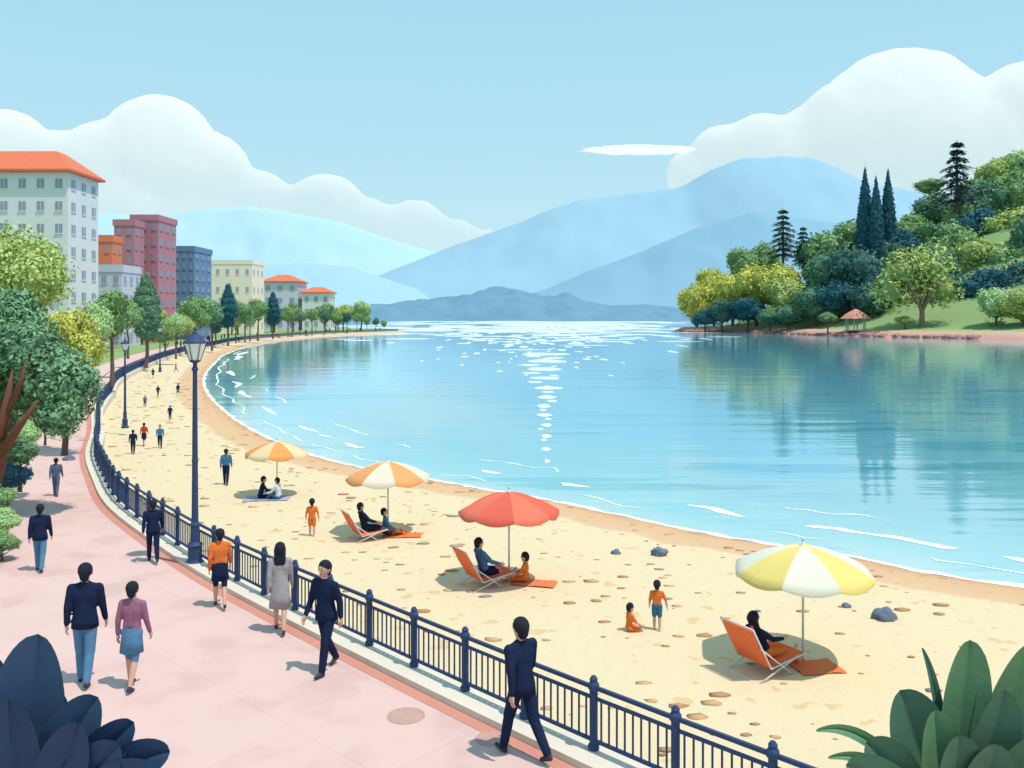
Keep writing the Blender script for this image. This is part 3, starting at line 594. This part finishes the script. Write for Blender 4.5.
# ---------------------------------------------------------------- people
SK=mat('skin',(.62,.36,.25),.65,.06,8,spec=.2)
cloth=lambda n,c,k=.8: mat('cloth_'+n,lin(*c,k),1.0,.16,9,.4,40,spec=.04)
CL={'navy':cloth('navy',(38,48,78)),'jeans':cloth('jeans',(98,142,178)),'orange':cloth('orange',(248,132,66)),'mauve':cloth('mauve',(166,112,136)),'grey':cloth('grey',(180,172,176)),
    'blue':cloth('blue',(84,128,172)),'white':cloth('white',(222,226,232)),'red':cloth('red',(206,78,66)),'slate':cloth('slate',(108,120,150)),'teal':cloth('teal',(70,124,158)),'cream':cloth('cream',(236,226,214)),'hair':mat('dark_hair',(.016,.018,.03),.7,.3,20,.4,80,spec=.15),'shoe':mat('shoe_leather',(.03,.03,.05),.6,.1)}
LIPS=mat('lips',(.4,.12,.1),.5); EYE=mat('eye_dark',(.01,.01,.012),.2)
def person(name,loc,height,heading,top='navy',bottom='navy',lean=3,legs=((24,6),(-20,22)),arms=((-22,12,8),(24,22,8)),skirt=None,coat=None,long_hair=False,pz=None,sleeve=True,shorts=False,shoe='shoe',vox=.017,splay=0,headpitch=0,child=False,detail=True,jacket=False):
    S=height/1.765; prims=[]; X=Vector((1,0,0)); Lr=R(lean); s=Vector((0,math.sin(Lr),math.cos(Lr))); f=Vector((0,math.cos(Lr),-math.sin(Lr)))
    hs=1.32 if child else 1.1; legk=.86 if child else 1.0; bk=1.0 if (long_hair or skirt or child) else 1.1
    Pv=Vector((0,0,0)); sc_l=.44*legk; sc_s=.42*legk
    def cap(a,b,ra,rb,l): prims.append((Vector(a),Vector(b),ra,rb,l))
    TOP,BOT,SKN,HAIR,SHOE=0,1,2,3,4
    tk=.92 if child else 1
    C=Pv+s*.38*tk; Nk=Pv+s*.53*tk
    for q in (-1,1):
        cap(Pv+X*q*.068+s*.0,Pv+X*q*.06+s*.07,.1,.092,BOT); cap(Pv+X*q*.06*bk+s*.10,Pv+X*q*.055*bk+s*.2,.094*bk,.086*bk,TOP); cap(Pv+X*q*.055*bk+s*.2,C+X*q*.085*bk,.086*bk,.1,TOP)
        cap(C+X*q*.08*bk+s*.04,Pv+s*.485*tk+X*q*.15*bk,.088,.062,TOP)
        cap(Pv+s*.485*tk+X*q*.12*bk,Nk+s*.005,.06,.058,TOP)
    cap(Pv+s*.12,C,.092*bk,.1,TOP); cap(C,Nk-s*.01,.1,.07,TOP); cap(Nk+s*.0,Nk+s*.07,.055,.052,SKN)
    hp=Lr*.4-R(headpitch); hsv=Vector((0,math.sin(hp),math.cos(hp))); hf=Vector((0,math.cos(hp),-math.sin(hp)))
    Hc=Nk+s*.04+hsv*.12*hs
    cap(Hc+hsv*.02,Hc+hf*.012+hsv*.02,.088*hs,.086*hs,SKN); cap(Hc+hf*.025,Hc+hf*.042*hs-hsv*.075*hs,.075*hs,.042*hs,SKN)
    cap(Hc+hf*.095*hs+hsv*.005,Hc+hf*.112*hs-hsv*.02,.010,.014,SKN)
    for q in (-1,1): cap(Hc+X*q*.088*hs-hsv*.0,Hc+X*q*.09*hs-hsv*.025,.018,.013,SKN)
    cap(Hc+hsv*.045*hs-hf*.012,Hc+hsv*.035*hs-hf*.028,.097*hs,.095*hs,HAIR); cap(Hc-hf*.045*hs+hsv*.02,Hc-hf*.05*hs-hsv*.045*hs,.08*hs,.064*hs,HAIR)
    if long_hair:
        for q in (-1,0,1): cap(Hc-hf*.04+X*q*.05,Hc-hf*.065+X*q*.06-s*.26,.07,.045,HAIR)
    hands=[]
    for q,(al,fx,ab) in zip((-1,1),arms):
        al=R(al);fx=R(fx);ab=R(ab); Sh=Pv+s*.48*tk+X*q*.175*bk
        def dr(a): return (-s)*math.cos(a)*math.cos(ab)+f*math.sin(a)*math.cos(ab)+X*q*math.sin(ab)
        d1=dr(al); E_=Sh+d1*.285*(.9 if child else 1); ab*=.4; d2=dr(al+fx); W_=E_+d2*.245*(.9 if child else 1)
        cap(Sh,E_,.062*bk,.05*bk,TOP); cap(E_,W_-d2*.02,.049*bk,.038*bk,TOP if sleeve else SKN); cap(W_-d2*.03,W_+d2*.02,.029,.028,SKN)
        lat=d2.cross(X).normalized()
        for o_ in (-.02,.02): cap(W_+d2*.03+lat*o_*.8,W_+d2*.085+lat*o_,.021,.019,SKN)
        hands.append((W_,d2,lat,q))
    for q,(a,k) in zip((-1,1),legs):
        a=R(a);k=R(k); hj=Pv+X*q*.088; sp_=X*q*math.sin(R(splay)); cs=math.cos(R(splay))
        d1=(Vector((0,math.sin(a),-math.cos(a)))*cs+sp_).normalized(); K=hj+d1*sc_l; d2=(Vector((0,math.sin(a-k),-math.cos(a-k)))+sp_*.3).normalized(); An=K+d2*sc_s
        bare=bool(skirt or coat or shorts); LB_=SKN if bare else BOT; z=0 if bare else .013
        if shorts: 
            cap(hj,hj+d1*.3,.095,.082,BOT); cap(hj+d1*.3,K,.066,.054,SKN)
        else: cap(hj,K,.096,.063+z,BOT)
        cap(K,K+d2*.14,.056+z,.056+z,LB_); cap(K+d2*.14,An-d2*.02,.056+z,.038+z*1.4,LB_)
        qa=(a-k)*(.55 if pz is None else 1.0)
        if pz is not None and abs(math.degrees(a-k))>50: ff=Vector((0,-d2.z*.9+d2.y*.25,d2.y*.9+d2.z*.1)).normalized()
        else: ff=Vector((0,math.cos(qa),math.sin(qa)))
        dn=Vector((0,ff.z,-ff.y)); SL=SHOE if shoe!='skin' else SKN
        cap(An,An+dn*.045-ff*.02,.036,.036,SL); cap(An+dn*.045-ff*.035,An+dn*.055+ff*.14,.036,.03,SL); cap(An+dn*.02,An+dn*.045+ff*.08,.038,.033,SL)
    mb=MB()
    for a,b_,ra,rb,l in prims:
        if (b_-a).length<1e-4: b_=a+Vector((0,0,.001))
        mb.tube([a,b_],[ra,rb],12,0,True)
    V,Fc=remeshed(mb,vox,3)
    cen=np.array([V[list(p)].mean(0) for p in Fc]); best=np.full(len(cen),1e9); labs=np.zeros(len(cen),int)
    for a,b_,ra,rb,l in prims:
        a=np.array(a);b_=np.array(b_); ab=b_-a; t=np.clip(((cen-a)@ab)/max(1e-9,ab@ab),0,1); dd=np.linalg.norm(cen-(a+t[:,None]*ab),axis=1)-(ra+(rb-ra)*t)
        m_=dd<best; best[m_]=dd[m_]; labs[m_]=l
    out=MB(); out.add(V.tolist(),Fc,labs)
    if detail:
        for W_,d2,lat,q in hands:
            inw=X*(-q)
            for j,(o_,ln) in enumerate(((.027,.07),(.009,.08),(-.009,.075),(-.026,.058))):
                p0=W_+d2*.085+lat*(-1)*o_; p1=p0+d2*ln*.5+inw*.006; p2=p1+d2*ln*.4+inw*.02; out.tube([p0-d2*.02,p0,p1,p2],[.0095,.0095,.0085,.0065],6,2,True)
            p0=W_+d2*.035-lat*.03; out.tube([p0,p0+d2*.025-lat*.022,p0+d2*.055-lat*.03+inw*.01],[.012,.0105,.008],6,2,True)
        for q in (-1,1):
            out.ico(Hc+hf*.094*hs+X*q*.031*hs+hsv*.018,(.012,.008,.008),1,6); out.tube([Hc+hf*.098*hs+X*q*.018*hs+hsv*.04*hs,Hc+hf*.088*hs+X*q*.048*hs+hsv*.042*hs],[.004,.003],5,3)
        out.tube([Hc+hf*.088*hs-X*.022-hsv*.052*hs,Hc+hf*.092*hs-hsv*.053*hs,Hc+hf*.088*hs+X*.022-hsv*.052*hs],[.004,.006,.004],5,5,True)
    def gar(prof,mi,sy):
        seg=28; vs=[];n=len(prof)
        for r,z in prof:
            for k in range(seg):
                a=2*math.pi*k/seg; fold=1+.05*math.sin(a*7+1)*max(0,min(1,(.05-z)*3)); vs.append((Pv.x+r*fold*math.cos(a),Pv.y+sy*r*fold*math.sin(a)+z*math.tan(Lr)*.5,Pv.z+z))
        out.add(vs,[(i*seg+k,i*seg+(k+1)%seg,(i+1)*seg+(k+1)%seg,(i+1)*seg+k) for i in range(n-1) for k in range(seg)],mi)
    if skirt: l=skirt; gar([(.135,.1),(.158,.02),(.175,-.12),(.19,-l),(.178,-l),(.15,-.1)],1,.84)
    if coat: l=coat; gar([(.12,.3),(.14,.15),(.172,0),(.19,-.2),(.218,-l),(.205,-l),(.15,0)],0,.82)
    if jacket: gar([(.13,.3),(.158,.14),(.184,.02),(.19,-.09),(.182,-.09),(.15,.05)],0,.78)
    vs=np.array(out.v)
    z0=-vs[:,2].min() if pz is None else pz/S
    vs[:,2]+=z0; vs*=S; out.v=[tuple(p) for p in vs]
    o=out.obj(name,[CL[top],CL[bottom],SK,CL['hair'],CL[shoe] if shoe!='skin' else SK,LIPS,EYE])
    o.location=loc; o.rotation_euler=(0,0,R(heading)); return o
def on(u,v): return G(u,v,0)
J=dict(jacket=True)
person('walking_man',on(522,757),1.86,40,'navy','navy',3,((20,6),(-17,20)),((-16,12,8),(14,20,8)),**J)
person('walking_man',on(326,672),1.84,150,'navy','navy',3,((16,6),(-13,20)),((-12,14,10),(12,18,10)),**J)
person('walking_woman',on(280,632),1.66,10,'grey','grey',2,((16,4),(-12,16)),((-10,10,6),(12,14,6)),coat=.42,long_hair=True)
person('walking_woman',on(220,607),1.58,20,'orange','navy',2,((16,4),(-14,20)),((-10,25,8),(14,25,8)),skirt=.3)
person('walking_man',on(153,562),1.49,25,'navy','navy',2,((18,6),(-16,22)),((-14,12,10),(14,18,10)),**J)
person('walking_man',on(85,684),1.9,8,'navy','jeans',2,((9,4),(-9,12)),((-10,14,8),(10,14,8)),**J)
person('walking_woman',on(132,688),1.66,-4,'mauve','jeans',2,((10,4),(-10,14)),((-8,16,10),(8,16,10)),skirt=.32)
person('walking_man',on(40,571),1.53,15,'navy','jeans',2,((12,4),(-10,16)),((-10,12,8),(10,14,8)),vox=.02,**J)
person('walking_man',on(56,496),1.24,15,'slate','slate',2,((12,4),(-10,14)),((-12,12,8),(12,14,8)),vox=.022)
def ob(u,v): return G(u,v,BZ)
person('standing_child',ob(657,631),1.06,-10,'orange','teal',0,((4,2),(-5,4)),((6,20,12),(-4,10,25)),shorts=True,shoe='skin',child=True,sleeve=False)
person('sitting_child',ob(629,632),1.0,-70,'orange','orange',5,((82,20),(78,35)),((30,30,14),(34,30,14)),shorts=True,shoe='skin',child=True,pz=.09,splay=14,sleeve=False)
person('standing_child',ob(312,537),1.15,10,'orange','orange',0,((6,2),(-6,6)),((6,20,14),(-4,10,18)),shorts=True,shoe='skin',child=True,sleeve=False)
person('walking_man',ob(226,485),1.34,10,'blue','navy',2,((14,4),(-12,14)),((-12,12,8),(12,14,8)),vox=.022)
for u,v,h,t,b_,nm,hd in ((133,454,25,'navy','navy','walking_man',20),(144,446,24,'red','navy','walking_woman',10),(160,448,24,'blue','navy','walking_man',200),(170,420,15,'navy','navy','walking_man',20),(178,396,13,'navy','slate','walking_woman',30),(158,397,12,'navy','navy','walking_man',0),(145,407,12,'slate','navy','walking_man',30),(153,378,10,'navy','navy','walking_woman',0),(176,372,9,'slate','navy','walking_man',90)):
    p=ob(u,v); person(nm,p,h/F*p[1],hd,t,b_,2,vox=.03,detail=False,skirt=.3 if 'wom' in nm else None)
far=person('strolling_person',on(330,333),1.9,20,'navy','slate',2,vox=.035,detail=False)
for i in range(26):
    s=AL[-1]*(.42+.56*random.random()); p=fpt(s); o=bpy.data.objects.new('strolling_person',far.data); scene.collection.objects.link(o)
    q=fpt(s+1)-p; nrm=np.array([q[1],-q[0]])/np.linalg.norm(q); off=random.uniform(-4,-1) ; o.location=(p[0]+nrm[0]*off,p[1]+nrm[1]*off,0); o.rotation_euler=(0,0,random.uniform(0,6.3))

# ---------------------------------------------------------------- beach furniture
pole=mat('white_pole',(.6,.6,.62),.4,.03,spec=.5)
UC={'coral':(mat('coral_canvas',lin(250,126,98,.76),.85,.05),mat('coral_canvas_deep',lin(240,106,84,.76),.85,.05)),
    'orange':(mat('orange_canvas',lin(250,172,108,.76),.85,.05),mat('cream_canvas',lin(254,232,206,.72),.85,.04)),
    'amber':(mat('amber_canvas',lin(250,168,94,.76),.85,.05),mat('yellow_cream_canvas',lin(254,222,172,.72),.85,.04)),
    'yellow':(mat('yellow_canvas',lin(253,224,132,.74),.85,.05),mat('ivory_canvas',lin(252,244,220,.72),.85,.04))}
def umbrella(u,v,h,w_,col,rz=0):
    x,y,_=G(u,v,BZ); e=empty('beach_umbrella',(x,y,BZ),rz); R0=w_/2; mb=MB(); ng,na,nr=8,6,9; H0=h-.04; ch=R0*.36
    def P_(a,t,dz=0):
        fr=(a*ng/(2*math.pi))%1; sag=math.sin(math.pi*fr); r=R0*t*(1-.05*sag*t); z=H0-ch*(t**1.7)-.05*sag*t*(1-.2*t)+dz; return (r*math.cos(a),r*math.sin(a),z)
    for g in range(ng):
        for side in (0,1):
            vs=[];o=0 if side==0 else -.012
            for i in range(na+1):
                a=2*math.pi*(g+i/na)/ng-(1e-6 if i==na else 0)
                for j in range(nr+1): vs.append(P_(a,max(.01,j/nr),o))
                q=P_(a,1.0,o); vs.append((q[0]*1.005,q[1]*1.005,q[2]-.05-.05*math.sin(math.pi*i/na)))
            c=nr+2; mb.add(vs,[(i*c+j,i*c+j+1,(i+1)*c+j+1,(i+1)*c+j) for i in range(na) for j in range(nr+1)],g%2)
    mb.obj('canopy',list(UC[col]),True,e)
    mb=MB(); mb.tube([(0,0,-.3),(0,0,h+.06)],[.024,.02],8,0); mb.ico((0,0,h+.07),.035,1,0)
    for g in range(ng):
        a=2*math.pi*g/ng; pts=[(lambda q:(q[0],q[1],q[2]-.02))(P_(a,t)) for t in (.05,.35,.7,.98)]; mb.tube(pts,[.008]*4,5,0)
        q=P_(a,.55); mb.tube([(0,0,h-ch-.22),(q[0],q[1],q[2]-.02)],[.006,.006],5,0)
    mb.obj('pole_and_ribs',[pole],True,e)
ochair=mat('orange_canvas_seat',lin(250,122,72,.84),.85,.06,8)
def chair(x,y,rz,s=1.0):
    e=empty('beach_lounger',(x,y,BZ),rz); e.scale=(s,s,s); mb=MB()
    def slab(a,b_,w_,t,mi):
        a=Vector(a);b_=Vector(b_);d=(b_-a); n=Vector((1,0,0)).cross(d).normalized()*t
        n_=6; vs=[]
        for i in range(n_+1):
            p=a+d*i/n_-n.normalized()*.03*math.sin(math.pi*i/n_)
            for q in (-1,1): vs+= [p+Vector((q*w_/2,0,0)),p+Vector((q*w_/2,0,0))+n]
        fs=[]
        for i in range(n_): 
            o=i*4; fs+=[(o,o+2,o+6,o+4),(o+1,o+5,o+7,o+3),(o,o+4,o+5,o+1),(o+2,o+3,o+7,o+6)]
        fs+=[(0,1,3,2),(n_*4,n_*4+2,n_*4+3,n_*4+1)]; mb.add(vs,fs,mi)
    slab((0,-.22,.2),(0,.55,.3),.7,.03,0); slab((0,-.6,.86),(0,-.22,.21),.7,.03,0); mb.obj('seat_and_back',[ochair],False,e)
    f_=MB()
    for q in (-.37,.37):
        f_.tube([(q,-.62,.9),(q,-.22,.2),(q,.57,.31)],[.016]*3,7); f_.tube([(q,-.45,.56),(q,.3,0)],[.014]*2,7); f_.tube([(q,.4,.3),(q,-.5,0)],[.014]*2,7)
    for p in ((-.62,.9),(.57,.31),(.3,.01),(-.5,.01)): f_.tube([(-.37,p[0],p[1]),(.37,p[0],p[1])],[.014]*2,7)
    f_.obj('frame',[pole],True,e)
def towel(x,y,w_,l,rz,m):
    mb=MB(); n=10; vs=[(w_*(i/n-.5)*(1+.06*noise.noise(Vector((j*.5,x,1)))),l*(j/n-.5),.02+.02*noise.noise(Vector((i*.6,j*.6,x)))) for j in range(n+1) for i in range(n+1)]
    mb.add(vs,[(j*(n+1)+i,j*(n+1)+i+1,(j+1)*(n+1)+i+1,(j+1)*(n+1)+i) for j in range(n) for i in range(n)]); o=mb.obj('beach_towel',[m],True,loc=(x,y,BZ+.02)); o.rotation_euler=(0,0,rz)
towelm=mat('orange_towel',lin(248,136,82,.78),.95,.08,10,.4,80); towelb=mat('pale_blue_towel',lin(196,194,214,.72),.95,.08,10,.4,80)
umbrella(803,662,2.14,2.46,'yellow',.2); umbrella(509,583,2.16,2.36,'coral',.1); umbrella(388,533,2.1,2.42,'orange',.3); umbrella(277,496,1.93,2.2,'amber',.0)
RECL=dict(lean=-28,legs=((84,12),(80,22)),arms=((20,30,8),(28,30,8)),pz=.36)
HD=-60
x,y,_=G(764,671,BZ); chair(x,y,R(HD),1.05); person('reclining_woman',(x,y,BZ),1.66,HD,'navy','orange',long_hair=True,**RECL,headpitch=-14,shoe='skin'); towel(x+.95,y+.1,.65,.8,R(HD-20),towelm)
x,y,_=G(484,586,BZ); chair(x,y,R(HD),1.05); person('reclining_man',(x,y,BZ),1.66,HD,'blue','navy',**dict(RECL,lean=-14),headpitch=-5,shoe='skin',shorts=True)
x,y,_=G(526,583,BZ); person('sitting_child',(x,y,BZ),1.25,75,'orange','orange',4,((84,10),(80,25)),((30,30,12),(35,30,12)),child=True,pz=.12,shoe='skin'); towel(x+.2,y-.1,.55,1.0,R(75),towelm)
x,y,_=G(365,540,BZ); chair(x,y,R(HD),.95); person('reclining_man',(x,y,BZ),1.5,HD,'navy','navy',**dict(RECL,lean=-14),vox=.02)
x,y,_=G(388,536,BZ); person('sitting_woman',(x,y,BZ),1.45,-80,'blue','orange',-12,((84,8),(95,50)),((-20,15,10),(20,30,10)),pz=.12,shoe='skin',vox=.02); towel(x+.4,y-.05,.55,1.1,R(-85),towelm)
x,y,_=G(260,499,BZ); person('sitting_man',(x,y,BZ),1.45,-70,'navy','navy',14,((110,105),(105,95)),((45,40,8),(50,40,8)),pz=.1,vox=.022); towel(x+.25,y,.9,1.5,R(-85),towelb)
x,y,_=G(279,500,BZ); person('sitting_woman',(x,y,BZ),1.4,80,'white','teal',8,((110,100),(105,95)),((45,40,8),(50,40,8)),pz=.1,vox=.022)

# ---------------------------------------------------------------- stones, pebbles, paving covers
rock=mat('grey_rock',(.15,.18,.25),.85,.3,5,.6); 
for u,v,r_ in ((660,554,7),(884,618,10),(616,553,4),(352,478,3),(758,612,3),(846,606,4),(69,460,5)):
    x,y,_=G(u,v,BZ if u>100 else 0); s=r_/F*y; mb=MB(); mb.ico((0,0,s*.3),(s*1.1,s*.9,s*.85),3,0,.45,u*.1,1.6); mb.obj('beach_rock' if u>100 else 'rock',[rock],True,loc=(x,y,(BZ if u>100 else 0)-.03))
mb=MB(); k=0
while k<800:
    i=random.randrange(10,len(FC)-60); t=random.random(); p=FC[i]*(1-t)+SC[i]*t
    if np.linalg.norm(p-FC[i])<.6: continue
    s=random.choice((.02,.03,.045,.06,.085))*random.uniform(.7,1.3)*(1+p[1]/80); sdv=float(sdist([p])[0]); z=WZ+.34*(1-math.exp(-sdv/2.2))
    mb.ico((p[0],p[1],z+s*.02),(s*1.6,s,s*.28),1,random.choice((0,0,1,1,2)),.35,k); k+=1
mb.obj('pebbles',[mat('pebble_tan',lin(238,188,134,.66),.9),mat('pebble_brown',lin(224,168,120,.62),.9),mat('pebble_grey',lin(186,176,176,.58),.9)])
for u,v,r_ in ((406,716,19),(491,739,16)):
    x,y,_=G(u,v); s=r_/F*y; e=empty('manhole_cover',(x,y,.0)); mb=MB(); mb.lathe([(s,.001),(s,.008),(s*.9,.010),(s*.88,.006),(s*.86,.010),(.01,.010)],28); mb.obj('cover',[mat('worn_cover',lin(228,180,168,.68),.8,.15,8,.4,60)],False,e)
